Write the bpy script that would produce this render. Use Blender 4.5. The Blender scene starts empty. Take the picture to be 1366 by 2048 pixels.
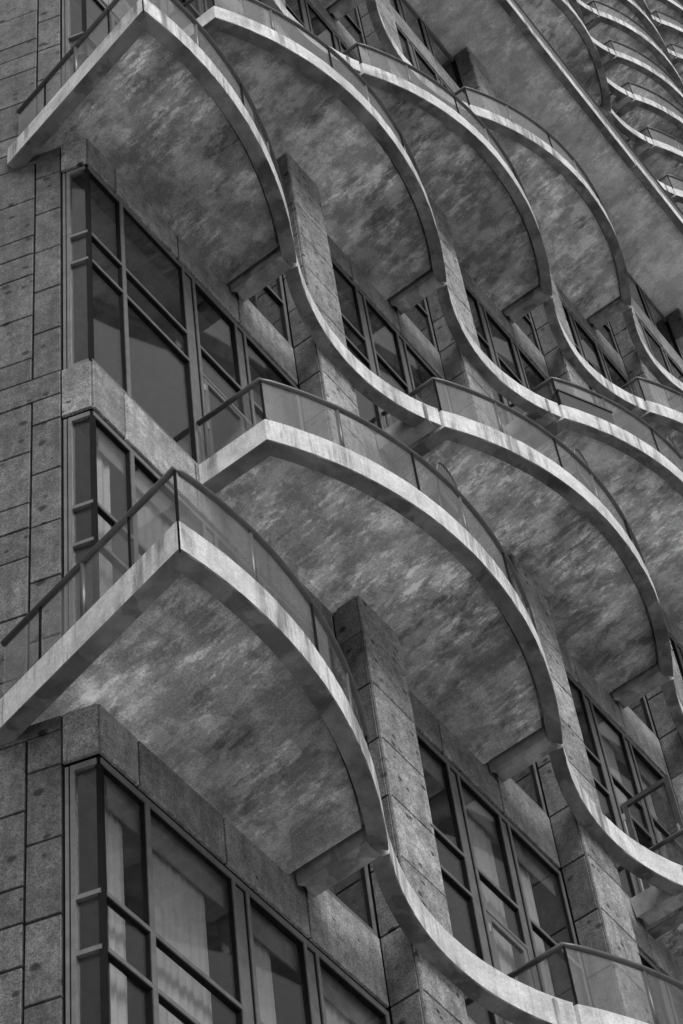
import bpy, bmesh, math, random
from mathutils import Matrix, Vector
random.seed(7)
SC = bpy.context.scene
COL = SC.collection

# ------------------------------------------------------------------ camera
RC = ((0.6024774491, -0.7929617125, -0.0907339285),     # right
      (0.6230533378, 0.5383162828, -0.5674681646),      # down
      (0.4988240787, 0.2853546953, 0.8183808627))       # forward
CC = (-10.7030716, -8.7751384, -16.5774002)
cam_d = bpy.data.cameras.new('camera')
cam_d.sensor_fit = 'HORIZONTAL'; cam_d.sensor_width = 36.0; cam_d.lens = 135.1105
cam_d.clip_start = 0.1; cam_d.clip_end = 2000
cam = bpy.data.objects.new('camera', cam_d); COL.objects.link(cam)
r, d, f = (Vector(v) for v in RC)
M = Matrix((r, -d, -f)).transposed().to_4x4(); M.translation = Vector(CC)
cam.matrix_world = M
SC.camera = cam
SC.render.resolution_x, SC.render.resolution_y = 683, 1024
FPX = 5126.694
def in_view(pts, mg=160):
    for p in pts:
        v = Vector(p) - Vector(CC)
        z = v.dot(f)
        if z > 0 and -mg < 683 + FPX*v.dot(r)/z < 1366+mg and -mg < 1024 + FPX*v.dot(d)/z < 2048+mg: return True
    return False

# ------------------------------------------------------------------ light: pale overcast day
SUN_EL, SUN_AZ = math.radians(44), math.radians(-30)       # azimuth measured from straight out of the facade (-Y)
to_sun = Vector((math.sin(SUN_AZ)*math.cos(SUN_EL), -math.cos(SUN_AZ)*math.cos(SUN_EL), math.sin(SUN_EL)))
world = bpy.data.worlds.new('World'); SC.world = world; world.use_nodes = True
wn = world.node_tree.nodes; wl = world.node_tree.links
bg = wn['Background']
sky = wn.new('ShaderNodeTexSky'); sky.sky_type = 'NISHITA'; sky.sun_disc = False
sky.sun_elevation = SUN_EL; sky.sun_rotation = math.pi - SUN_AZ
sky.air_density = 2.2; sky.dust_density = 7.0; sky.ozone_density = 1.0
bw = wn.new('ShaderNodeRGBToBW')                           # a colourless day, as in the monochrome photograph
wl.new(sky.outputs[0], bw.inputs[0]); wl.new(bw.outputs[0], bg.inputs['Color'])
bg.inputs['Strength'].default_value = 0.11
sun_d = bpy.data.lights.new('sun', 'SUN'); sun_d.energy = 2.4; sun_d.angle = math.radians(32)
sun_d.color = (1, 1, 1)
sun = bpy.data.objects.new('sun', sun_d); COL.objects.link(sun)
sun.rotation_euler = to_sun.to_track_quat('Z', 'Y').to_euler()
vs = SC.view_settings
vs.view_transform = 'Standard'; vs.look = 'None'; vs.exposure = -0.18; vs.gamma = 1.0; vs.use_curve_mapping = False
SC.render.engine = 'CYCLES'
SC.cycles.use_denoising = True
SC.cycles.max_bounces = 8; SC.cycles.transparent_max_bounces = 16
SC.cycles.diffuse_bounces = 4; SC.cycles.glossy_bounces = 4
SC.cycles.sample_clamp_indirect = 3.0

# ------------------------------------------------------------------ materials (all colourless)
class NT:
    def __init__(s, name):
        s.m = bpy.data.materials.new(name); s.m.use_nodes = True
        s.n = s.m.node_tree.nodes; s.l = s.m.node_tree.links
        s.b = s.n['Principled BSDF']; s.o = s.n['Material Output']
    def node(s, t, **k):
        x = s.n.new(t)
        for a, v in k.items(): setattr(x, a, v)
        return x
    def pos(s): return s.node('ShaderNodeNewGeometry').outputs['Position']
    def mapping(s, v, scale, rot=(0,0,0), loc=(0,0,0)):
        m = s.node('ShaderNodeMapping'); s.l.new(v, m.inputs[0])
        m.inputs['Scale'].default_value = scale; m.inputs['Rotation'].default_value = rot; m.inputs['Location'].default_value = loc
        return m.outputs[0]
    def noise(s, v, scale, detail=4, rough=0.55, dist=0):
        x = s.node('ShaderNodeTexNoise'); s.l.new(v, x.inputs['Vector'])
        x.inputs['Scale'].default_value = scale; x.inputs['Detail'].default_value = detail
        x.inputs['Roughness'].default_value = rough; x.inputs['Distortion'].default_value = dist
        return x.outputs[0]
    def vor(s, v, scale):
        x = s.node('ShaderNodeTexVoronoi'); s.l.new(v, x.inputs['Vector']); x.inputs['Scale'].default_value = scale
        return x
    def ramp(s, v, a, b, lo, hi, smooth=True):
        x = s.node('ShaderNodeMapRange'); x.interpolation_type = 'SMOOTHSTEP' if smooth else 'LINEAR'
        s.l.new(v, x.inputs[0])
        for i, q in zip((1,2,3,4), (a,b,lo,hi)): x.inputs[i].default_value = q
        return x.outputs[0]
    def math(s, op, a, b):
        x = s.node('ShaderNodeMath', operation=op)
        for i, q in ((0,a),(1,b)):
            if isinstance(q, (int,float)): x.inputs[i].default_value = q
            else: s.l.new(q, x.inputs[i])
        return x.outputs[0]
    def mul(s, *a):
        o = a[0]
        for q in a[1:]: o = s.math('MULTIPLY', o, q)
        return o
    def color(s, v):
        c = s.node('ShaderNodeCombineColor')
        for i in range(3): s.l.new(v, c.inputs[i])
        s.l.new(c.outputs[0], s.b.inputs['Base Color'])
    def bump(s, h, strength, dist):
        x = s.node('ShaderNodeBump'); x.inputs['Strength'].default_value = strength; x.inputs['Distance'].default_value = dist
        s.l.new(h, x.inputs['Height']); s.l.new(x.outputs[0], s.b.inputs['Normal'])
    def rough(s, v, spec=0.3):
        s.b.inputs['Roughness'].default_value = v; s.b.inputs['Specular IOR Level'].default_value = spec

def mat_fascia():
    t = NT('pale_precast_concrete'); p = t.pos()
    big = t.ramp(t.noise(p, 0.9, 5), .3, .7, .84, 1.1)
    where = t.ramp(t.noise(p, .8, 4, .6), .38, .62, .0, 1.0)
    def some(v, amt): return t.math('SUBTRACT', 1.0, t.mul(t.math('SUBTRACT', 1.0, v), amt))
    streak = some(t.ramp(t.noise(t.mapping(p, (7,7,.45)), 1.0, 6, .7), .38, .58, .34, 1.04), where)
    st2 = some(t.ramp(t.noise(t.mapping(p, (30,30,1.6), loc=(3,1,0)), 1.0, 3, .6), .30, .46, .62, 1.0), t.ramp(t.noise(t.mapping(p, (1,1,1), loc=(6,2,8)), 1.7, 4, .6), .45, .6, 0, 1))
    soil = t.ramp(t.noise(t.mapping(p, (1,1,1), loc=(2,8,3)), 3.5, 7, .7), .35, .65, .82, 1.08)
    big = t.mul(big, soil)
    grain = t.ramp(t.noise(p, 40, 3, .8), .28, .72, .80, 1.18)
    v = t.vor(p, 7.0)
    pit = t.math('MAXIMUM', t.ramp(v.outputs['Distance'], .05, .10, .45, 1.0), t.ramp(v.outputs['Color'], .10, .12, 0, 1))
    t.color(t.mul(big, streak, st2, grain, pit, .60)); t.rough(.85)
    t.bump(t.noise(p, 40, 4, .7), .25, .01)
    return t.m
def mat_underside(name='grimy_shaded_beam_underside', base=.165):  # default tone mixes grime with underside shade put into the colour
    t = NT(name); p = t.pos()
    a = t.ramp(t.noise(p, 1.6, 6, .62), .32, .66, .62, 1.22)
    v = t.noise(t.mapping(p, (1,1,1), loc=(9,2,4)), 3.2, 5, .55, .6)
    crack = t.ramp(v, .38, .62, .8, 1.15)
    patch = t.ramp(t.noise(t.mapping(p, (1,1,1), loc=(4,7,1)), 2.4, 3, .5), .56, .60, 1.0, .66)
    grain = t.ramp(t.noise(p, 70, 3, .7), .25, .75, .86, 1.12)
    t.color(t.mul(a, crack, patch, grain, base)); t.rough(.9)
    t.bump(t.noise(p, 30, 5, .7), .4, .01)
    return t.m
def mat_soffit(name='smeared_soffit_concrete', base=.41, con=1.0):
    t = NT(name); p = t.pos()
    oi = t.node('ShaderNodeObjectInfo').outputs['Random']
    sh = t.node('ShaderNodeVectorMath', operation='ADD'); cb = t.node('ShaderNodeCombineXYZ')
    t.l.new(t.mul(oi, 37.0), cb.inputs[0]); t.l.new(t.mul(oi, 11.0), cb.inputs[1]); t.l.new(p, sh.inputs[0]); t.l.new(cb.outputs[0], sh.inputs[1])
    q = t.mapping(sh.outputs[0], (1,1,1), rot=(0,0,math.radians(8)))
    cloud = t.ramp(t.noise(t.mapping(q, (1,.7,1)), .50, 3, .5, .2), .36, .64, 1-.28*con, 1+.28*con)
    blot = t.ramp(t.noise(t.mapping(q, (1.4,.9,1), loc=(5,3,0)), 2.2, 8, .72, .1), .42, .58, 1-.22*con, 1+.17*con)
    # trowelled rectangles, each a little lighter or darker, with ragged borders
    wob = t.node('ShaderNodeVectorMath', operation='ADD'); wn_ = t.node('ShaderNodeTexNoise'); t.l.new(q, wn_.inputs['Vector'])
    wn_.inputs['Scale'].default_value = 3.5; wn_.inputs['Detail'].default_value = 5
    sc_ = t.node('ShaderNodeVectorMath', operation='SCALE'); t.l.new(wn_.outputs['Color'], sc_.inputs[0]); sc_.inputs['Scale'].default_value = .20
    t.l.new(q, wob.inputs[0]); t.l.new(sc_.outputs[0], wob.inputs[1])
    def bricks(loc, w, h, amp):
        b = t.node('ShaderNodeTexBrick'); t.l.new(t.mapping(wob.outputs[0], (1,1,1), rot=(0,0,math.radians(90)), loc=loc), b.inputs['Vector'])
        b.inputs['Color1'].default_value = (1-amp,)*3+(1,); b.inputs['Color2'].default_value = (1+amp,)*3+(1,); b.inputs['Mortar'].default_value = (1,1,1,1)
        b.inputs['Scale'].default_value = 1.0; b.inputs['Mortar Size'].default_value = .0; b.inputs['Brick Width'].default_value = w; b.inputs['Row Height'].default_value = h
        b.offset = .37; return b.outputs['Color']
    tro = t.mul(bricks((0,0,0), .60, .24, .11*con), bricks((3.1,1.7,0), .34, .16, .08*con))
    mask = t.ramp(t.noise(t.mapping(q, (1,.8,1), loc=(1,9,0)), .9, 4, .55), .44, .62, 0, 1)
    st = t.ramp(t.noise(t.mapping(q, (9,2.8,1)), 1.0, 7, .72, .15), .50, .60, 0, .62*con)
    light = t.math('ADD', t.mul(st, mask), 1.0)
    mask2 = t.ramp(t.noise(t.mapping(q, (1,.8,1), loc=(7,2,0)), 1.1, 4, .55), .47, .62, 0, 1)
    dk = t.ramp(t.noise(t.mapping(q, (5.5,1.7,1), loc=(2,5,0)), 1.0, 7, .72, .15), .51, .58, 0, .36*con)
    dark = t.mul(t.math('SUBTRACT', 1.0, t.mul(dk, mask2)), tro)
    grain = t.ramp(t.noise(p, 52, 3, .85), .28, .72, .70, 1.30)
    v = t.vor(p, 2.2)
    pit = t.math('MAXIMUM', t.ramp(v.outputs['Distance'], .03, .06, .3, 1.0), t.ramp(v.outputs['Color'], .16, .18, 0, 1))
    t.color(t.mul(cloud, blot, light, dark, grain, pit, t.ramp(oi, 0, 1, .88, 1.14, False), base)); t.rough(.9)
    t.bump(t.noise(t.mapping(q, (9,3,1)), 1.0, 6, .7), .25, .02)
    return t.m
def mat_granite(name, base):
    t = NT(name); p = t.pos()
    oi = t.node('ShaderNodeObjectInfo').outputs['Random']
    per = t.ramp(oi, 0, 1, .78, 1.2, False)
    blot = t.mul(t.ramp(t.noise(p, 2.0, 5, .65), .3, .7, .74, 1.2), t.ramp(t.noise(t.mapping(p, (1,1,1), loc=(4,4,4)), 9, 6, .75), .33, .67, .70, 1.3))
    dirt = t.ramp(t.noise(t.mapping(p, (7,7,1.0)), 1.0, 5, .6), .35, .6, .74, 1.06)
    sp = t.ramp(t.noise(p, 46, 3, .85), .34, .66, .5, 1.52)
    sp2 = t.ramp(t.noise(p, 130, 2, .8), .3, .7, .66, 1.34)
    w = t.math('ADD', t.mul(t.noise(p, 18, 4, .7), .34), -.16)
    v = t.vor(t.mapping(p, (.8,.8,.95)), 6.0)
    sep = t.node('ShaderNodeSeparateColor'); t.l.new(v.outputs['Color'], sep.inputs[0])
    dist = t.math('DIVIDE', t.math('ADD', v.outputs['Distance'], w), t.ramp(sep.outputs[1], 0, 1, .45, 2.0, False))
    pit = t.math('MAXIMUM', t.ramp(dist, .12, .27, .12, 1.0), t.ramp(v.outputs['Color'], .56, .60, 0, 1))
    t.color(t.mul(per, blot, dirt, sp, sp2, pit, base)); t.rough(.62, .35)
    t.bump(t.noise(p, 80, 3, .8), .35, .006)
    return t.m
def mat_plain(name, val, rough=.6, metal=0.0, spec=.4, nscale=6.0, amt=.18):
    t = NT(name); p = t.pos()
    t.color(t.mul(t.ramp(t.noise(p, nscale, 5, .6), .3, .7, 1-amt, 1+amt), t.ramp(t.noise(p, 60, 2, .6), .3, .7, .93, 1.07), val))
    t.rough(rough, spec); t.b.inputs['Metallic'].default_value = metal
    return t.m
def mat_glass(name, tint, haze, ior, dark=0.0):
    t = NT(name); t.n.remove(t.b); p = t.pos()
    tr = t.node('ShaderNodeBsdfTransparent'); tr.inputs[0].default_value = (tint,)*3 + (1,)
    gl = t.node('ShaderNodeBsdfGlossy'); gl.inputs['Roughness'].default_value = .02; gl.inputs['Color'].default_value = (.95,.95,.95,1)
    df = t.node('ShaderNodeBsdfDiffuse')
    df.inputs[0].default_value = (.42,.42,.42,1)
    lw = t.node('ShaderNodeLayerWeight'); lw.inputs['Blend'].default_value = .5
    fr = t.math('ADD', t.mul(t.math('POWER', lw.outputs['Facing'], 5.0), .9), ((ior-1)/(ior+1))**2)     # Schlick, the same from both sides of the sheet
    bp = t.node('ShaderNodeBump'); bp.inputs['Strength'].default_value = .03; bp.inputs['Distance'].default_value = .02
    t.l.new(t.noise(p, 1.1, 2), bp.inputs['Height'])
    t.l.new(bp.outputs[0], gl.inputs['Normal'])
    m1 = t.node('ShaderNodeMixShader'); m2 = t.node('ShaderNodeMixShader')
    dust = t.ramp(t.noise(t.mapping(p, (4,4,.8)), 1.0, 5, .6), .3, .7, haze*.5, haze*1.5)
    t.l.new(dust, m1.inputs[0]); t.l.new(tr.outputs[0], m1.inputs[1]); t.l.new(df.outputs[0], m1.inputs[2])
    t.l.new(fr, m2.inputs[0]); t.l.new(m1.outputs[0], m2.inputs[1]); t.l.new(gl.outputs[0], m2.inputs[2])
    t.l.new(m2.outputs[0], t.o.inputs[0])
    return t.m
MT = dict(
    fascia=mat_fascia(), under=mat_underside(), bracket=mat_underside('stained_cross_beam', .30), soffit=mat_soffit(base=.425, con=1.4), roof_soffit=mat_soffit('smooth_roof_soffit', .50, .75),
    granite=mat_granite('pitted_grey_granite', .245), side_granite=mat_granite('dark_side_granite', .104), core=mat_plain('dark_joint', .012, .95, 0, .05),  # second granite is a darker base for side wall and column left sides
    frame=mat_plain('grey_metal_frame', .14, .45, .25, .5), dark=mat_plain('dark_rail_metal', .075, .4, .3, .5),
    black=mat_plain('black_seal', .008, .85, 0, .08), glass=mat_glass('window_glass', .85, .008, 1.5), railglass=mat_glass('rail_glass', .86, .065, 1.5),
    room=mat_plain('room_plaster', .25, .9), roomdark=mat_plain('room_floor', .12, .8), blind=mat_plain('white_blind_fabric', .52, .8, amt=.08),
    ground=mat_plain('street_paving', .42, .9, nscale=.4), planter=mat_plain('black_planter_box', .02, .6), chair=mat_plain('grey_chair_slats', .10, .6),
    steel=mat_plain('steel_hinge', .45, .35, .6))

# ------------------------------------------------------------------ mesh helpers
class MB:
    def __init__(s): s.v = []; s.f = []; s.mi = []
    def quad(s, ids, mi=0): s.f.append(ids); s.mi.append(mi)
    def box(s, x0, x1, y0, y1, z0, z1, mi=0, bot=None):
        n = len(s.v)
        s.v += [(x0,y0,z0),(x1,y0,z0),(x1,y1,z0),(x0,y1,z0),(x0,y0,z1),(x1,y0,z1),(x1,y1,z1),(x0,y1,z1)]
        for k, q in enumerate(((3,2,1,0),(4,5,6,7),(0,1,5,4),(1,2,6,5),(2,3,7,6),(3,0,4,7))):
            s.quad([n+i for i in q], bot if (bot is not None and k == 0) else mi)
        return s
    def prism(s, pts, z0, z1, mi=0, bot=None, top=None):
        n = len(s.v); k = len(pts)
        s.v += [(x,y,z0) for x,y in pts] + [(x,y,z1) for x,y in pts]
        s.quad([n+i for i in range(k)][::-1], mi if bot is None else bot); s.quad([n+k+i for i in range(k)], mi if top is None else top)
        for i in range(k): j = (i+1) % k; s.quad([n+i,n+j,n+k+j,n+k+i], mi)
        return s
    def sweep(s, path, prof, mi=0, bottom_mi=None, jit=0, closed_prof=True):
        """path: 2D points, outward = right of travel; prof: (inward offset, z)"""
        n0 = len(s.v); N = len(path); K = len(prof); nrm = []
        for i in range(N):
            a = Vector(path[max(i-1,0)]); b = Vector(path[i]); c = Vector(path[min(i+1,N-1)])
            d1 = (b-a).normalized() if i else (c-b).normalized(); d2 = (c-b).normalized() if i < N-1 else d1
            n1 = Vector((d1.y,-d1.x)); n2 = Vector((d2.y,-d2.x)); m = (n1+n2)
            m = m / max(m.dot(n1), .25) if m.length > 1e-6 else n1
            nrm.append(m)
        zmin = min(z for _, z in prof)
        for i in range(N):
            for o, z in prof:
                e = (random.uniform(-jit, jit) if jit else 0)
                q = Vector(path[i]) - nrm[i]*(o+e*.5); s.v.append((q.x, q.y, z + (e if z < zmin+.02 else e*.3)))
        for i in range(N-1):
            for k in range(K):
                k2 = (k+1) % K
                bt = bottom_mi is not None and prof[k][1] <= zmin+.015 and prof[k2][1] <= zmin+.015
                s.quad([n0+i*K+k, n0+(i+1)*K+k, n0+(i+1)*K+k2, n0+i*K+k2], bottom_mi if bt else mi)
        s.quad([n0+k for k in range(K)], mi); s.quad([n0+(N-1)*K+k for k in range(K)][::-1], mi)
        return s
    def tube(s, path, rad, seg=8, mi=0):
        n0 = len(s.v); N = len(path)
        for i in range(N):
            a = Vector(path[max(i-1,0)]); b = Vector(path[i]); c = Vector(path[min(i+1,N-1)])
            t = (c-a).normalized(); up = Vector((0,0,1)) if abs(t.z) < .9 else Vector((0,1,0))
            x = t.cross(up).normalized(); y = x.cross(t).normalized()
            cosh = 1.0
            if 0 < i < N-1: cosh = max(.4, (b-a).normalized().dot(t))
            for k in range(seg):
                an = 2*math.pi*k/seg; s.v.append(tuple(b + x*(rad/cosh*math.cos(an)) + y*(rad*math.sin(an))))
        for i in range(N-1):
            for k in range(seg):
                k2 = (k+1) % seg; s.quad([n0+i*seg+k, n0+i*seg+k2, n0+(i+1)*seg+k2, n0+(i+1)*seg+k], mi)
        s.quad([n0+k for k in range(seg)][::-1], mi); s.quad([n0+(N-1)*seg+k for k in range(seg)], mi)
        return s
    def xf(s, fn): s.v = [fn(*p) for p in s.v]; return s
    def mesh(s, name, mats, smooth=False):
        me = bpy.data.meshes.new(name); me.from_pydata(s.v, [], s.f)
        for m in mats: me.materials.append(MT[m])
        me.polygons.foreach_set('material_index', s.mi)
        bm = bmesh.new(); bm.from_mesh(me); bmesh.ops.recalc_face_normals(bm, faces=bm.faces); bm.to_mesh(me); bm.free()
        if smooth: me.polygons.foreach_set('use_smooth', [True]*len(me.polygons))
        me.update(); return me
def add(name, me, parent=None, loc=(0,0,0), rz=0.0, **props):
    o = bpy.data.objects.new(name, me); COL.objects.link(o); o.location = loc; o.rotation_euler = (0,0,rz)
    if parent is not None: o.parent = parent
    for k, v in props.items(): o[k] = v
    return o
CACHE = {}
def cached(key, make):
    if key not in CACHE: CACHE[key] = make()
    return CACHE[key]
def panel_mesh(w, h, t, mat='granite', c=.006):
    """stone slab w x h in XZ, front at y=-t, back at y=0, chamfered front edge; origin at lower left"""
    def mk():
        m = MB(); n = 0
        m.v = [(0,0,0),(w,0,0),(w,0,h),(0,0,h),(0,-t+c,0),(w,-t+c,0),(w,-t+c,h),(0,-t+c,h),(c,-t,c),(w-c,-t,c),(w-c,-t,h-c),(c,-t,h-c)]
        for q in ((0,1,5,4),(1,2,6,5),(2,3,7,6),(3,0,4,7),(4,5,9,8),(5,6,10,9),(6,7,11,10),(7,4,8,11),(8,9,10,11),(3,2,1,0)): m.quad(list(q))
        return m.mesh('stone_panel', [mat])
    return cached(('panel', round(w,3), round(h,3), t, mat), mk)

# ------------------------------------------------------------------ dimensions
H, B, C1, CW, CP = 5.4, 4.3513, 4.082, 0.782, 0.362
A18 = math.radians(18); LW = Vector((-math.sin(A18), math.cos(A18), 0))      # direction of the side wall, away from the corner
GROUND = -18.2
KMAX = 6; NB = 8                      # podium storeys 0..6, bays 0..7
TOPZ = 35.32                          # roof soffit over the podium
XEND = C1 + CW + (NB-1)*B
ZB, ZT, ZS = 0.50, 0.92, 0.63         # balcony: beam bottom, beam top, soffit (above the window head)
JOINT = .025

# ------------------------------------------------------------------ setting
g = MB(); g.v = [(-600,-600,GROUND),(600,-600,GROUND),(600,600,GROUND),(-600,600,GROUND)]; g.quad([0,1,2,3])
add('ground', g.mesh('ground', ['ground']), kind='structure')

bld = bpy.data.objects.new('apartment_building', None); COL.objects.link(bld); bld.location = (0,0,0)
bld['label'] = 'concrete apartment tower with stacked wave-shaped balconies and granite-clad columns'
bld['category'] = 'building'

# ------------------------------------------------------------------ side wall of granite slabs
def wall_frame(s, z, out=0.0):       # point on side wall: s metres from corner
    nx, ny = -math.cos(A18), -math.sin(A18)
    return (LW.x*s + nx*out, LW.y*s + ny*out, z)
RZW = math.pi/2 + A18 + math.pi       # panel local +x runs from far end to the corner
S_WIN, S_V, S_END = .345, .672, 9.0
wm = MB()
def wbox(m, s0, s1, o0, o1, z0, z1, mi=0):
    a, b = wall_frame(s0, 0, o0), wall_frame(s1, 0, o0); c, e = wall_frame(s1, 0, o1), wall_frame(s0, 0, o1)
    m.prism([(a[0],a[1]),(b[0],b[1]),(c[0],c[1]),(e[0],e[1])], z0, z1, mi)
wbox(wm, S_WIN, S_END, -.30, -.034, GROUND, 100)
side_wall = add('wall', wm.mesh('wall', ['core']), bld)
def side_panel(s0, s1, z0, z1):
    if not in_view([wall_frame(s0, z0), wall_frame(s0, z1)], 30): wbox(REST, s0+.011, s1-.011, -.034, 0, z0+.011, z1-.011); return
    w, h = s1-s0-JOINT, z1-z0-JOINT
    p = wall_frame(s1-JOINT/2, z0+JOINT/2, -.034)
    o = add('stone_panel', panel_mesh(w, h, .034, 'side_granite'), side_wall, p, A18 - math.pi/2)
    o.rotation_euler = (0, 0, -math.pi/2 + A18)
    jz = random.uniform(-.0025, .0025); nx, ny = -math.cos(A18), -math.sin(A18); o.location.x += nx*jz; o.location.y += ny*jz
REST = rest = MB()
zlist_r, zlist_l = [], []
for k in range(-2, 6):
    zlist_r += [k*H + j*.9 for j in range(-5, 1)]
    zlist_l += [k*H + q for q in (-4.05,-3.15,-2.25,-1.77,-1.35,-.45,.45)] + [k*H+.9]
for k in range(-1, 5):
    z = k*H
    edges = [z-4.5, z-3.6, z-2.7, z-1.8, z-.9, z]
    for a, b in zip(edges, edges[1:]):
        side_panel(S_WIN, S_V, a, b)
    side_panel(S_WIN, S_V, z, z+.45); side_panel(S_WIN, 1.95, z+.45, z+.9)
    side_panel(S_V, 1.95, z-4.5, z-4.05)
    for a, b in ((-4.05,-3.15),(-3.15,-2.25),(-2.25,-1.77),(-1.77,-1.35),(-1.35,-.45),(-.45,.45)):
        side_panel(S_V, 1.95, z+a, z+b)
for z in [GROUND + i*.9 for i in range(0, 9)] + [4.5*H+1.8+i*.9 for i in range(0, 60)]:
    if z + .9 < -1*H-4.45 or z > 4*H+.9: wbox(rest, S_WIN, 1.95, -.034, 0, z+.008, z+.892)
for z in [GROUND + i*.9 for i in range(0, 120)]:
    for s in (1.95, 3.35, 4.75, 6.15, 7.55): wbox(rest, s+.008, s+1.392, -.034, 0, z+.008, z+.892)
o = add('stone_panel', rest.mesh('stone_panels', ['side_granite']), side_wall); o['kind'] = 'stuff'

# ------------------------------------------------------------------ columns
def make_column(m):
    """column m (1..): its front left edge at C1+(m-1)B"""
    x = C1 + (m-1)*B
    core = MB().box(x+.028, x+CW-.028, -CP+.028, .55, GROUND, TOPZ-.002)
    col = add('column', core.mesh('column', ['core']), bld)
    rest = MB(); n = 0
    z = GROUND - ((GROUND) % .9)
    nmax = int((TOPZ - z)/.9) + 1
    for i in range(nmax):
        z0 = z + i*.9; z1 = min(z0+.9, TOPZ)
        if z1 - z0 < .1: continue
        if in_view([(x, -CP, z0+.45), (x+CW, -CP, z0+.45)], 10):
            o = add('stone_panel', panel_mesh(CW-.05, z1-z0-JOINT, .028), col, (x+.032, -CP+.028+random.uniform(-.002,.002), z0+JOINT/2))
            # side slab
            o = add('stone_panel', panel_mesh(CP-.04, z1-z0-JOINT, .028, 'side_granite'), col, (x+.028+random.uniform(-.002,.002), .0, z0+JOINT/2), -math.pi/2)
        else:
            rest.box(x+.032, x+CW-.02, -CP, -CP+.028, z0+.008, z1-.008); rest.box(x, x+.028, -CP+.04, 0, z0+.008, z1-.008)
        rest.box(x+CW-.028, x+CW, -CP+.03, 0, z0+.008, z1-.008)
    rest.box(x+.006, x+.028, -CP+.006, -CP+.030, GROUND, TOPZ-.004)      # slim corner trim
    o = add('stone_panel', rest.mesh('stone_panels', ['granite']), col); o['kind'] = 'stuff'
for m in range(1, NB+1): make_column(m)

# ------------------------------------------------------------------ spandrels, bay by bay
def bay_x(b):  return (0.0 if b == 0 else C1 + (b-1)*B + CW), C1 + b*B
def make_spandrel(b, z0, z1, cuts):
    x0, x1 = bay_x(b)
    core = MB().box(x0 + (.03 if b == 0 else .0), x1, .03, .30, z0+.02, z1-.012)
    sp = add('spandrel', core.mesh('spandrel', ['core']), bld)
    xs = [x0] + cuts + [x1]
    for a, c in zip(xs, xs[1:]):
        add('stone_panel', panel_mesh(c-a-(JOINT if a > 0 else .031), z1-z0, .034), sp, (a+(JOINT/2 if a > 0 else .02), .034+random.uniform(-.002,.002), z0))
    if b == 0:                       # return on the side wall
        w = S_WIN-.026
        p = wall_frame(S_WIN-.004, z0, -.034)
        o = add('stone_panel', panel_mesh(w, z1-z0, .034), sp, p, -math.pi/2 + A18)
        cr = MB(); wbox(cr, .03, S_WIN, -.25, -.036, z0+.02, z1-.012); add('backing', cr.mesh('backing', ['core']), sp)
for k in range(-1, KMAX+1):
    for b in range(0, NB-1):
        x0, x1 = bay_x(b)
        if not in_view([(x0,0,k*H+.5),(x1,0,k*H+.5),((x0+x1)/2,0,k*H+.5)], 50): continue
        cuts = [.52, 1.70, 2.90] if b == 0 else [b*B+1.72, b*B+2.92]
        make_spandrel(b, k*H, k*H+.88, cuts)

# ------------------------------------------------------------------ windows
YF0, YF1, YG = .016, .080, .052
def frame_box(m, x0, x1, y0, y1, z0, z1):
    """metal cap in front, black gasket on the flanks"""
    ym = y0 + .012
    m.box(x0, x1, y0, ym, z0, z1, 0); m.box(x0-.013, x1+.013, ym, y1, z0-.013, z1+.013, 1)
    return m
def add_bar(name, x0, x1, z0, z1, par, mat='frame', y0=YF0, y1=YF1):
    w, h = x1-x0, z1-z0
    me = cached(('bar', round(w,4), round(h,4), round(y0,3), round(y1,3), mat), lambda: frame_box(MB(), 0, w, y0, y1, 0, h).mesh(name, [mat, 'black']))
    return add(name, me, par, (x0, 0, z0))
def pane(x0, x1, z0, z1, par):
    w, h = x1-x0, z1-z0
    me = cached(('pane', round(w,3), round(h,3)), lambda: MB().box(0, w, 0, .012, 0, h).mesh('glass_pane', ['glass']))
    o = add('glass_pane', me, par, (x0, YG+random.uniform(-.003,.003), z0)); o.rotation_euler = (random.uniform(-.004,.004), 0, random.uniform(-.004,.004))
def strip_mesh(w, h):                # broad mullion: two bars and a recessed sheet
    def mk():
        m = MB(); frame_box(m, 0, .045, YF0, YF1, 0, h); frame_box(m, w-.045, w, YF0, YF1, 0, h); m.box(.055, w-.055, YF0+.022, YF1-.01, 0, h)
        return m.mesh('mullion', ['frame', 'black'])
    return cached(('strip', round(w,3), round(h,3)), mk)
def door_mesh(w, h, kind):
    def mk():
        m = MB(); t = .075; y0, y1 = -.02, .03
        m.box(0, t, y0, y1, 0, h); m.box(w-t, w, y0, y1, 0, h); m.box(t, w-t, y0, y1, h-t, h); m.box(t, w-t, y0, y1, 0, .18)
        m.box(t, w-t, .0, .010, .18, h-t, 1)
        for z in (.25, h*.5, h-.25): m.box(-.018, .012, y0-.012, y0+.004, z-.06, z+.06, 2)
        m.box(w-.06, w-.035, y0-.05, y0-.03, 1.0, 1.16, 2); m.box(w-.06, w-.035, y0-.03, y0, 1.02, 1.04, 2); m.box(w-.06, w-.035, y0-.03, y0, 1.12, 1.14, 2)
        return m.mesh('door', ['frame' if kind else 'dark', 'glass', 'steel'])
    return cached(('door', round(w,3), round(h,3), kind), mk)
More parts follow.
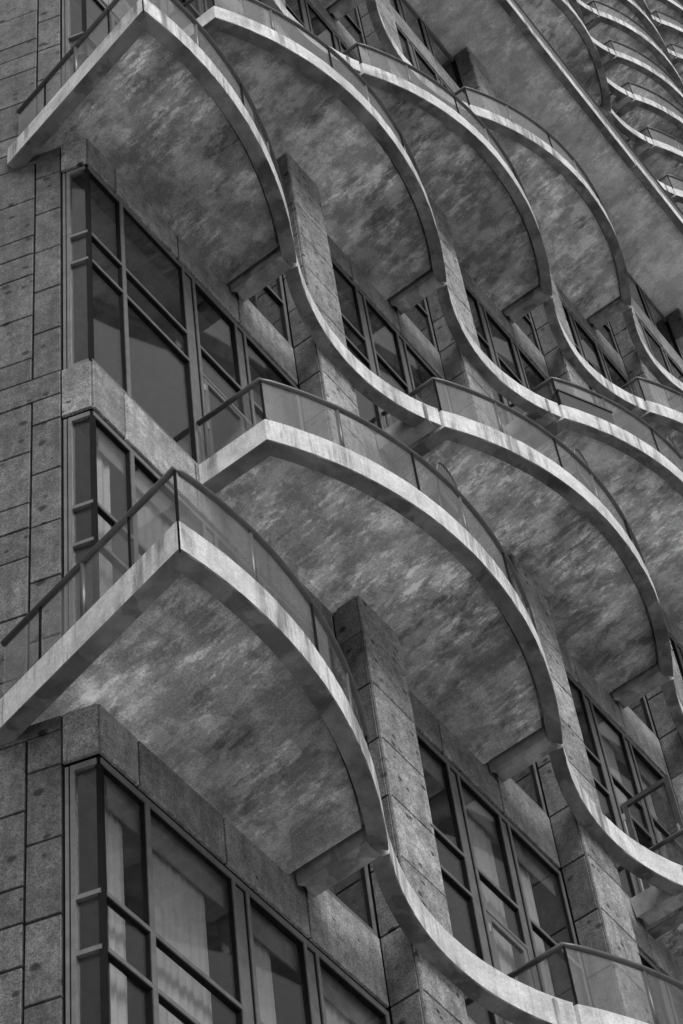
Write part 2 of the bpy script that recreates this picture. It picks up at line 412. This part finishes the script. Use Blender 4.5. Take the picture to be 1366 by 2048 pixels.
def make_window(b, k, open_door=False):
    x0, x1 = bay_x(b); zt = k*H - .06; zb = (k-1)*H + .90; o = b*B
    fr = MB()
    xa = x0 + .02 if b else .03
    frame_box(fr, xa, x1-.01, YF0, YF1, zt-.075, zt)                      # head
    frame_box(fr, xa, x1-.01, YF0, YF1, zb, zb+.06)                       # sill
    fr.box(xa+.02, x1-.01, YF0+.02, YF1, zt+.015, zt+.058, 1)              # shade of the reveal under the spandrel, painted as a black strip
    if b: frame_box(fr, xa, xa+.05, YF0, YF1, zb+.06, zt-.075)
    frame_box(fr, x1-.06, x1-.01, YF0, YF1, zb+.06, zt-.075)
    w = add('window', fr.mesh('window', ['frame','black']), bld)
    zi0, zi1 = zb+.06, zt-.075
    tr = (k*H-1.67, k*H-2.29)
    xl = xa + .05
    m1, m2, m3, m4 = o+1.77, o+2.01, o+2.79, o+3.01
    add('mullion', strip_mesh(m2-m1, zi1-zi0), w, (m1,0,zi0)); add('mullion', strip_mesh(m4-m3, zi1-zi0), w, (m3,0,zi0))
    cells = [(xl, m1, tr), (m4, x1-.06, tr[:1] + (k*H-3.4,))]
    if b == 0:
        add_bar('mullion', .60, .66, zi0, zi1, w)
        cells = [(.068, .60, tr), (.66, m1, tr), (m4, x1-.06, tr[:1] + (k*H-3.4,))]
    for a, c, ts in cells:
        zs = [zi1] + list(ts) + [zi0]
        for q in ts: add_bar('transom', a, c, q-.025, q+.025, w)
        for t0, t1 in zip(zs, zs[1:]):
            pane(a+.002, c-.002, t1+(.027 if t1 != zi0 else 0), t0-(.027 if t0 != zi1 else 0), w)
    # door bay
    for q in tr: add_bar('transom', m2, m3, q-.025, q+.025, w)
    pane(m2+.002, m3-.002, tr[0]+.027, zi1, w); pane(m2+.002, m3-.002, tr[1]+.027, tr[0]-.027, w)
    dz = tr[1]-.035-zi0; dw = m3-m2-.03
    dr = add('door', door_mesh(dw, dz, not open_door), w, (m2+.015, YG-.01 if not open_door else YF0-.02, zi0))
    if open_door: dr.rotation_euler = (0,0,-math.radians(91)); dr['label'] = 'dark balcony door swung open'
    if b == 0:                       # corner return on the side wall
        def sidebar(name, s0, s1, z0, z1, mat='frame', o0=-.080, o1=-.016):
            m = MB(); wbox(m, s0, s1, o0, o1, z0, z1); return add(name, m.mesh(name, [mat]), w)
        sidebar('jamb', S_WIN-.050, S_WIN-.018, zb, zt); sidebar('jamb_gasket', S_WIN-.064, S_WIN-.050, zb, zt, 'black', -.07, -.03)
        sidebar('jamb', S_WIN-.105, S_WIN-.064, zb, zt)
        sidebar('head', .045, S_WIN-.105, zt-.075, zt); sidebar('sill', .045, S_WIN-.105, zb, zb+.06)
        for q in tr: sidebar('transom', .030, S_WIN-.105, q-.025, q+.025)
        zs = [zi1] + list(tr) + [zi0]
        for t0, t1 in zip(zs, zs[1:]): sidebar('glass_pane', .045, S_WIN-.107, t1+(.027 if t1 != zi0 else 0), t0-(.027 if t0 != zi1 else 0), 'glass', -.062, -.050)
        m = MB(); m.prism([(.028,.022),(.066,.022),(.066,.05),(.030,.075),(.005,.055)], zb+.06, zt-.075)
        add('corner_post', m.mesh('corner_post', ['black']), w)
for k in range(0, KMAX+1):
    for b in range(0, NB-1):
        x0, x1 = bay_x(b)
        if in_view([(x, 0, k*H-z) for x in (x0, x1) for z in (0, 1.5, 3, 4.5)], 50): make_window(b, k, (b, k) == (2, 2))
# band of dark clerestory windows under the roof soffit
for b in range(1, NB-1):
    x0, x1 = bay_x(b); o = b*B; z0, z1 = KMAX*H+.90, TOPZ-.05
    if not in_view([(x0,0,z0),(x1,0,z1)], 80): continue
    fr = MB().box(x0, x1, .03, .20, z1-.12, z1-.002); fr.box(x0+.02, x1-.01, YF0, YF1, z1-.17, z1-.12); fr.box(x0+.02, x1-.01, YF0, YF1, z0, z0+.05)
    w = add('window', fr.mesh('window', ['frame']), bld)
    add('mullion', strip_mesh(.24, z1-z0-.22), w, (o+1.77,0,z0+.05)); add('mullion', strip_mesh(.24, z1-z0-.22), w, (o+2.79,0,z0+.05))
    for a, c in ((x0+.03, o+1.77), (o+2.01, o+2.79), (o+3.03, x1-.01)): pane(a, c, z0+.05, z1-.17, w)

# ------------------------------------------------------------------ rooms behind the glass
def room_poly(y0, y1, x1): return [(-math.tan(A18)*y0+.12, y0), (x1, y0), (x1, y1), (-math.tan(A18)*y1+.2, y1)]
for k in range(-1, KMAX+1):
    s = MB().prism(room_poly(.30, 5.0, XEND), k*H-.02, k*H+.80, 0, 0, 1)
    add('floor_slab', s.mesh('floor_slab', ['room', 'roomdark']), bld)
add('rear_wall', MB().box(-1.6, XEND, 4.6, 4.8, GROUND, TOPZ-.03).mesh('rear_wall', ['room']), bld)
for m in range(1, NB+1):
    x = C1 + (m-1)*B
    add('partition', MB().box(x+.25, x+.45, .56, 4.6, GROUND, TOPZ-.03).mesh('partition', ['room']), bld)
add('base_wall', MB().box(.3, XEND, .1, .3, GROUND, -5.0).mesh('base_wall', ['granite']), bld)
add('end_wall', MB().box(XEND+.01, XEND+.2, -.3, 5.0, GROUND, TOPZ-.01).mesh('end_wall', ['granite']), bld)

for k, b in ((0,0),(1,0),(1,1),(2,2),(0,1),(2,1)):
    x0, x1 = bay_x(b); x0 = max(x0, .22)
    add('pelmet', MB().box(x0+.02, x1-.03, .128, .146, k*H-.42, k*H-.021).mesh('pelmet', ['room']), bld)
# ------------------------------------------------------------------ balconies
CX, CY, RA = .17, 3.51, 5.21         # convex edge, plan
def arc_y(x, off=0): return CY - math.sqrt((RA-off)**2 - (x-CX)**2)
def arc(x0, x1, n, off=0): return [(x0+(x1-x0)*i/n, arc_y(x0+(x1-x0)*i/n, off)) for i in range(n+1)]
XP, XJ = -2.60, 2.95
PC = (-.875, arc_y(-.875)); LC = (-.385, .93)          # corner balcony: its point, and its end on the side wall
BW = .18
def beam_prof(zb=ZB, zt=ZT, w=BW, c=.012): return [(0,zb+c),(0,zt-c),(c,zt),(w,zt),(w,zb),(c,zb)]
def inner_outline(corner, o=.17, x1=2.675):
    a = [(x, arc_y(x, o)) for x in [XP+o + (x1-XP-o)*i/40 for i in range(41)]]
    if not corner: return [(XP+o, .03)] + a + [(x1, .03)]
    d = Vector((PC[0]-LC[0], PC[1]-LC[1])).normalized(); n = Vector((d.y, -d.x))     # outward normal of the side edge
    q = [Vector(LC) - n*o, Vector(PC) - n*o]
    def inside(p): return (Vector(p)-q[0]).dot(n) <= 0
    aa = [p for p in [(x, arc_y(x, o)) for x in [-.9 + (x1+.9)*i/60 for i in range(61)]] if inside(p)]
    t = (aa[0][1]-q[0].y)/(q[1].y-q[0].y); st = q[0] + (q[1]-q[0])*t
    q8 = q[0] + (q[1]-q[0])*.06
    return [(.06,.03), (.0,.06), wall_frame(.70,0,-.02)[:2], tuple(q8), tuple(st)] + aa + [(x1, .03)]
def grout(m, corner):
    x = XP+.2 if not corner else .02          # rough mortar strip where the slab meets the facade
    pts = []
    while x < 2.66: pts.append((x, -.075 + random.uniform(-.022,.022))); x += .09
    return m.prism([(pts[0][0], .02)] + pts + [(pts[-1][0], .02)], ZS-.03, ZS-.001)
def slab_mesh(corner): return cached(('slab', corner), lambda: grout(MB().prism(inner_outline(corner, .215, 2.655), ZS, .742, 0).prism(inner_outline(corner, .17, 2.71), .74, .84, 0), corner).mesh('balcony', ['soffit']))
def front_beam(x0, mit_left):
    m = MB(); path = arc(x0, XJ-.022, 60)
    if mit_left: path = [(XP, .0)] + arc(XP, XJ-.022, 60)
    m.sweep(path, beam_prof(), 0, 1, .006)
    # mitre the free end towards the cross beam
    K = 6; base = (len(path)-1)*K
    for k in range(K):
        v = m.v[base+k]
        if k in (3,4): m.v[base+k] = (2.76, -.80, v[2])
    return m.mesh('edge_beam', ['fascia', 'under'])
def mitre():
    d1 = (Vector(PC)-Vector(LC)).normalized(); d2 = (Vector((PC[0]+.05, arc_y(PC[0]+.05)))-Vector(PC)).normalized()
    n1 = Vector((d1.y,-d1.x)); n2 = Vector((d2.y,-d2.x)); m = n1+n2
    return d1, d2, m/m.dot(n1)
def end_ring(m, base, shift):
    _, _, mv = mitre()
    for k, (o, z) in enumerate(beam_prof()):
        q = Vector(PC) - mv*o + shift; m.v[base+k] = (q.x, q.y, z)
def corner_side():
    d1, d2, mv = mitre()
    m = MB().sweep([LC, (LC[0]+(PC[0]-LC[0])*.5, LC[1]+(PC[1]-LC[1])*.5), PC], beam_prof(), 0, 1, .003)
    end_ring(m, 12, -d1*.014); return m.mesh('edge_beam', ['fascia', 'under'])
def corner_front():
    d1, d2, mv = mitre()
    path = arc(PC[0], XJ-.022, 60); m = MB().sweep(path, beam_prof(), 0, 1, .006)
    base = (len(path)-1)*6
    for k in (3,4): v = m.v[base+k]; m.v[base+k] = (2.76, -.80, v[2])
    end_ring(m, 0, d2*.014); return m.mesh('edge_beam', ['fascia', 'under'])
def ribbon_mesh():
    # between the end of one balcony and the point of the next: cross beam, concave beam, cross beam
    def mk():
        xa, xb = XJ+.016, 2*B+XP-.05; cx, cy, rr = (XJ+2*B+XP)/2, -3.97, 3.45
        pts = []
        for i in range(41):
            x = xa + (xb-xa)*i/40; pts.append((x, cy + math.sqrt(max(rr*rr-(x-cx)**2, .1))))
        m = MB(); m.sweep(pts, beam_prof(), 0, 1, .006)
        K = 6
        for k in (3,4): v = m.v[k]; m.v[k] = (2.93, -.70, v[2]); v = m.v[40*K+k]; m.v[40*K+k] = (xb, -.70, v[2])
        zl = ZB-.035
        n = len(m.v)
        def cross(x0, x1, pinch):
            y0 = -.815 if pinch else -.80; zl = ZB-.02
            pr = [(x0, zl+.035), (x0, .86), (x1, .86), (x1, zl+.03), (x1-.03, zl), (x0+.035, zl)]
            n = len(m.v); ks = len(pr)
            for x, z in pr: m.v.append((x, y0, z))
            for x, z in pr: m.v.append((x, -.004 if z > .6 else (-.03 if z > zl+.01 else -.09), z))
            for i in range(ks):
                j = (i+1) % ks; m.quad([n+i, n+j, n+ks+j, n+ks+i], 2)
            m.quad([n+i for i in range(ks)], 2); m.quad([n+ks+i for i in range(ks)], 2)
        cross(2.725, 2.945, True); cross(xb-.225, xb-.004, False)
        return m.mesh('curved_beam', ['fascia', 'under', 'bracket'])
    return cached('ribbon', mk)
ZR = 1.79                            # handrail axis
RIN = .055                           # railing set back from the slab edge
def rail_path(corner):
    a = arc(XP+RIN if not corner else PC[0]+.06, 2.66, 48, RIN)
    if corner:
        d = Vector((PC[0]-LC[0], PC[1]-LC[1])).normalized(); n = Vector((d.y,-d.x))
        L0 = Vector(LC) - n*RIN + d*.12
        t = (a[0][1]-L0.y)/d.y
        a[0] = tuple(L0 + d*t)
        return [tuple(L0)] + a + [(2.66, -.02)], tuple(L0), a[0]
    return [(XP+RIN, .0)] + a + [(2.66, .0)], (XP+RIN, 0), (XP+RIN, arc_y(XP+RIN, RIN))
def add_railing(par, corner, loc, full=True):
    path, L0, P0 = rail_path(corner)
    add('handrail', cached(('rail', corner), lambda: MB().tube([(x,y,ZR) for x,y in path], .033, 10).mesh('handrail', ['dark'], True)), par, loc)
    ends = [-1.70, -.70, .13, 1.10, 1.93, 2.655]; kinds = ['post','seal','post','seal','post','seal']
    if corner: ends, kinds = ends[2:], kinds[2:]
    def gl(key, pts):
        add('glass_panel', cached(('gl',)+key, lambda: MB().sweep(pts, [(0,.90),(0,1.765),(.012,1.765),(.012,.90)]).mesh('glass_panel', ['railglass'])), par, loc)
    def upright(kind, x, y):
        if kind == 'post':
            me = cached('post', lambda: MB().tube([(0,0,.86),(0,0,ZR)], .027, 8).box(-.045,.045,-.04,.04,.90,.918).mesh('post', ['dark'], True))
            add('post', me, par, (loc[0]+x, loc[1]+y, loc[2]))
        else:
            me = cached('seal', lambda: MB().box(-.011,.011,-.010,.010,.88,1.77).mesh('glass_seal', ['black']))
            add('glass_seal', me, par, (loc[0]+x, loc[1]+y, loc[2]))
    px = P0[0]+.006
    if not full:
        gl((corner, 'whole'), [(q, arc_y(q, RIN)) for q in [px+(ends[-1]-px)*j/28 for j in range(29)]])
    for i, (x, kd) in enumerate(zip(ends, kinds)):
        x0, x1 = (px, x-.012); n = 8
        if full: gl((corner, i), [(q, arc_y(q, RIN)) for q in [x0+(x1-x0)*j/n for j in range(n+1)]])
        if full or (i < 3 and kd == 'post'): upright(kd, x, arc_y(x, RIN-.004 if kd == 'seal' else RIN+.015))
        px = x+.012
    upright('seal', P0[0], P0[1])
    if corner:
        a, b = Vector(L0), Vector(P0)
        ts = [0, .225, .475, .74, 1.0]; kk = ['seal','post','seal']
        for i in range(4):
            gl((corner,'s',i), [tuple(a+(b-a)*(ts[i]+.006)), tuple(a+(b-a)*(ts[i+1]-.006))])
            if i < 3: q = a+(b-a)*ts[i+1]; upright(kk[i], q.x, q.y)
    else:
        gl((corner,'s'), [(L0[0], -.03), (P0[0], P0[1]+.01)])
def make_balcony(m, z, corner=False, full=True):
    loc = (m*B, 0, z)
    o = add('balcony', slab_mesh(corner), bld, loc)
    if corner:
        add('edge_beam', cached('cb1', corner_front), o); add('edge_beam', cached('cb2', corner_side), o)
    else:
        add('edge_beam', cached('fb', lambda: front_beam(XP, True)), o)
    add_railing(o, corner, (0,0,0), full)
    if corner: o['label'] = 'pointed corner balcony wrapping from the granite side wall to the curved front'
    return o
def vis_unit(m, z): return in_view([(m*B+x, arc_y(x), z+q) for x in (XP,-1.5,-.3,.8,1.9,XJ) for q in (.5,1.8)], 220)
def vis_rib(m, z): return in_view([(m*B+x, -.7, z+.6) for x in (3,4,5,6)], 120)
for k in range(0, 6):
    for m in range(k % 2, 7, 2):
        if vis_unit(m, k*H) or (m <= 1 and k <= 5): make_balcony(m, k*H, m == 0)
        if vis_rib(m, k*H): add('curved_beam', ribbon_mesh(), bld, (m*B, 0, k*H))
TZ = [43.34 - ZB + 2.9225*i for i in range(0, 20)]
for m in (4, 6, 8, 10):
    for z in TZ:
        if vis_unit(m, z): make_balcony(m, z, False, False)
        if vis_rib(m, z): add('curved_beam', ribbon_mesh(), bld, (m*B, 0, z))

# ------------------------------------------------------------------ straight roof overhang above the podium
rz0, rz1 = TOPZ - .17, TOPZ + .27
rs = MB().prism([(-.8,-1.52),(XEND+3,-1.52),(XEND+3,5),(-1.5,5)], TOPZ, TOPZ+.25, 0)
roof = add('roof_overhang', rs.mesh('roof_overhang', ['roof_soffit']), bld, label='broad straight-edged soffit above the lower storeys')
rb = None
for i in range(-1, 9):
    xa, xb = i*B+.17, (i+1)*B+.17
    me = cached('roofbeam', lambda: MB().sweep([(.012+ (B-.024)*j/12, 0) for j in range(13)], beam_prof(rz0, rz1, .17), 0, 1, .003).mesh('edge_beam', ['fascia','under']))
    add('edge_beam', me, roof, (xa, -1.69 + (.012 if i % 2 else 0), 0))
    for j in range(3):
        px = xa + B*(j+.5)/3
        add('post', cached('rpost', lambda: MB().tube([(0,0,rz1-.03),(0,0,rz1+.87)], .021, 8).mesh('post', ['dark'], True)), roof, (px, -1.62, 0))
    add('glass_panel', cached('rglass', lambda: MB().box(.01, B-.01, 0, .012, rz1+.03, rz1+.84).mesh('glass_panel', ['railglass'])), roof, (xa, -1.645, 0))
add('handrail', MB().tube([(-.8,-1.64,rz1+.87),(XEND+3,-1.64,rz1+.87)], .027, 8).mesh('handrail', ['dark'], True), roof)

# ------------------------------------------------------------------ tower wall behind the upper balconies
TX1 = 60
tw = add('tower_wall', MB().box(.0, TX1, .14, .4, TOPZ+.26, 102).mesh('tower_wall', ['roomdark']), bld)
for m in range(4, 12):
    x = C1 + (m-1)*B
    add('column', MB().box(x, x+CW, -CP, .139, TOPZ+.26, 102).mesh('column', ['granite']), bld)
for m in range(3, 12):
    x0, x1 = C1 + (m-1)*B + CW, C1 + m*B
    for z in TZ:
        if not in_view([(x0,0,z),(x1,0,z)], 60): continue
        add('spandrel', cached('tspan', lambda: MB().box(0, B-CW, 0, .139, 0, .86).mesh('spandrel', ['granite'])), bld, (x0, 0, z))
        w = add('window', cached('twin', lambda: MB().box(0, .05, .06, .13, .861, 2.92).box(1.2, 1.25, .06, .13, .861, 2.92).box(2.3, 2.35, .06, .13, .861, 2.92).box(0, B-CW, .05, .138, 2.86, 2.921).mesh('window', ['frame'])), bld, (x0, 0, z))
        add('glass_pane', cached('tp', lambda: MB().box(.0, B-CW-.02, .132, .137, .862, 2.86).mesh('glass_pane', ['glass'])), w)

# ------------------------------------------------------------------ loose things
def thing(name, label, cat, loc, group=None, rz=0):
    o = bpy.data.objects.new(name, None); COL.objects.link(o); o.location = loc; o.rotation_euler = (0,0,rz); o['label'] = label; o['category'] = cat
    if group: o['group'] = group
    return o
def make_curtain(x0, x1, z0, z1, y, label, wave=.10, amp=.017):
    w = x1-x0; n = int(w/wave*8); pts = []
    for i in range(n+1):
        x = -w/2 + w*i/n; a = 2*math.pi*(x/wave) + .9*math.sin(x*5.3+x0)
        pts.append((x, amp*math.sin(a)*(.75+.25*math.sin(x*9+1)) ))
    rows = 6; m = MB(); n0 = 0
    for r_ in range(rows+1):
        k = r_/rows; z = -.05 - (z1-z0-.05)*k
        for i, (x, yy) in enumerate(pts): m.v.append((x*(1-.03*k) + .012*math.sin(3*k+i*.35), yy*(.65+.45*k), z))
    W = n+1
    for r_ in range(rows):
        for i in range(n): m.quad([r_*W+i, r_*W+i+1, (r_+1)*W+i+1, (r_+1)*W+i])
    add('curtain', m.mesh('curtain', ['blind'], True), None, ((x0+x1)/2, y, z1), label=label, category='curtain', group='curtains behind the windows')
make_curtain(.74, 1.60, -4.4, -.2, .19, 'pale pleated curtain behind the broad pane under the lower corner balcony')
make_curtain(.26, .50, -4.4, -.2, .19, 'narrow pleated curtain beside the corner post of the lowest corner window')
make_curtain(2.03, 2.50, -4.4, -.2, .19, 'pale pleated curtain behind the third pane of the lowest corner bay')
make_curtain(3.03, 3.9, -4.4, -.2, .19, 'pale pleated curtain in the last pane before the nearest lower column')
make_curtain(.26, .46, H-4.4, H-.2, .19, 'white curtain in the narrow corner pane above the lower corner balcony', .15, .02)
make_curtain(.85, 1.75, H-4.4, H-.2, .19, 'white curtain in the broad pane above the lower corner balcony', .15, .02)
make_curtain(B+2.03, B+2.77, H-4.4, H-.2, .19, 'pale curtain behind the glazed door below the second-lowest balcony')
make_curtain(B+3.03, B+3.55, H-4.4, H-.2, .19, 'pale curtain in the pane beside the second granite column')
make_curtain(2*B+2.1, 2*B+2.75, 2*H-4.4, 2*H-.2, .19, 'pale curtain behind the opened balcony door')
make_curtain(2*B+3.1, 2*B+3.6, 2*H-4.4, 2*H-.2, .19, 'pale curtain right of the opened balcony door')

def make_chair(x, y, z, rz, label):
    t = thing('patio_chair', label, 'chair', (x, y, z), 'high patio chairs behind the glass railings', rz)
    m = MB().prism([(-.22,-.22),(.22,-.22),(.22,.2),(-.22,.2)], .70, .74); add('seat', m.mesh('seat', ['chair']), t)
    for sx in (-.19,.19):
        for sy in (-.19,.17):
            add('leg', MB().tube([(sx*1.1,sy*1.1,0),(sx,sy,.70)], .014, 6).mesh('leg', ['dark']), t)
    pts = [(-.21,-.21,.72),(-.22,-.25,1.15)] + [(.22*-math.cos(a), -.26, 1.18+.24*math.sin(a)) for a in [math.pi*i/10 for i in range(11)]] + [(.22,-.25,1.15),(.21,-.21,.72)]
    bk = add('backrest', MB().tube(pts, .012, 6).mesh('backrest', ['dark'], True), t)
    for i in range(7):
        sx = -.165 + .055*i; top = 1.18+.24*math.sqrt(max(1-(sx/.22)**2, 0))
        add('slat', MB().box(sx-.016, sx+.016, -.258, -.250, .76, top).mesh('slat', ['chair']), bk)
make_chair(B+.0, -1.34, H+.845, .05, 'high slatted patio chair behind the glass of the second-lowest balcony')
make_chair(2*B+.05, -1.34, 2*H+.845, .05, 'high slatted patio chair on the balcony right of the upper corner balcony')
make_chair(3*B+.05, -1.34, 3*H+.845, .05, 'high slatted patio chair on the balcony holding the black planter box')
pb = thing('planter_box', 'long black planter box standing behind the glass railing of a balcony', 'planter', (3*B-2.05, -1.0, 3*H+.845), None, math.radians(-25))
m = MB(); m.box(-.5,.5,-.14,.14,0,.50); m.box(-.52,.52,-.16,.16,.50,.54)
add('box', m.mesh('box', ['planter']), pb)
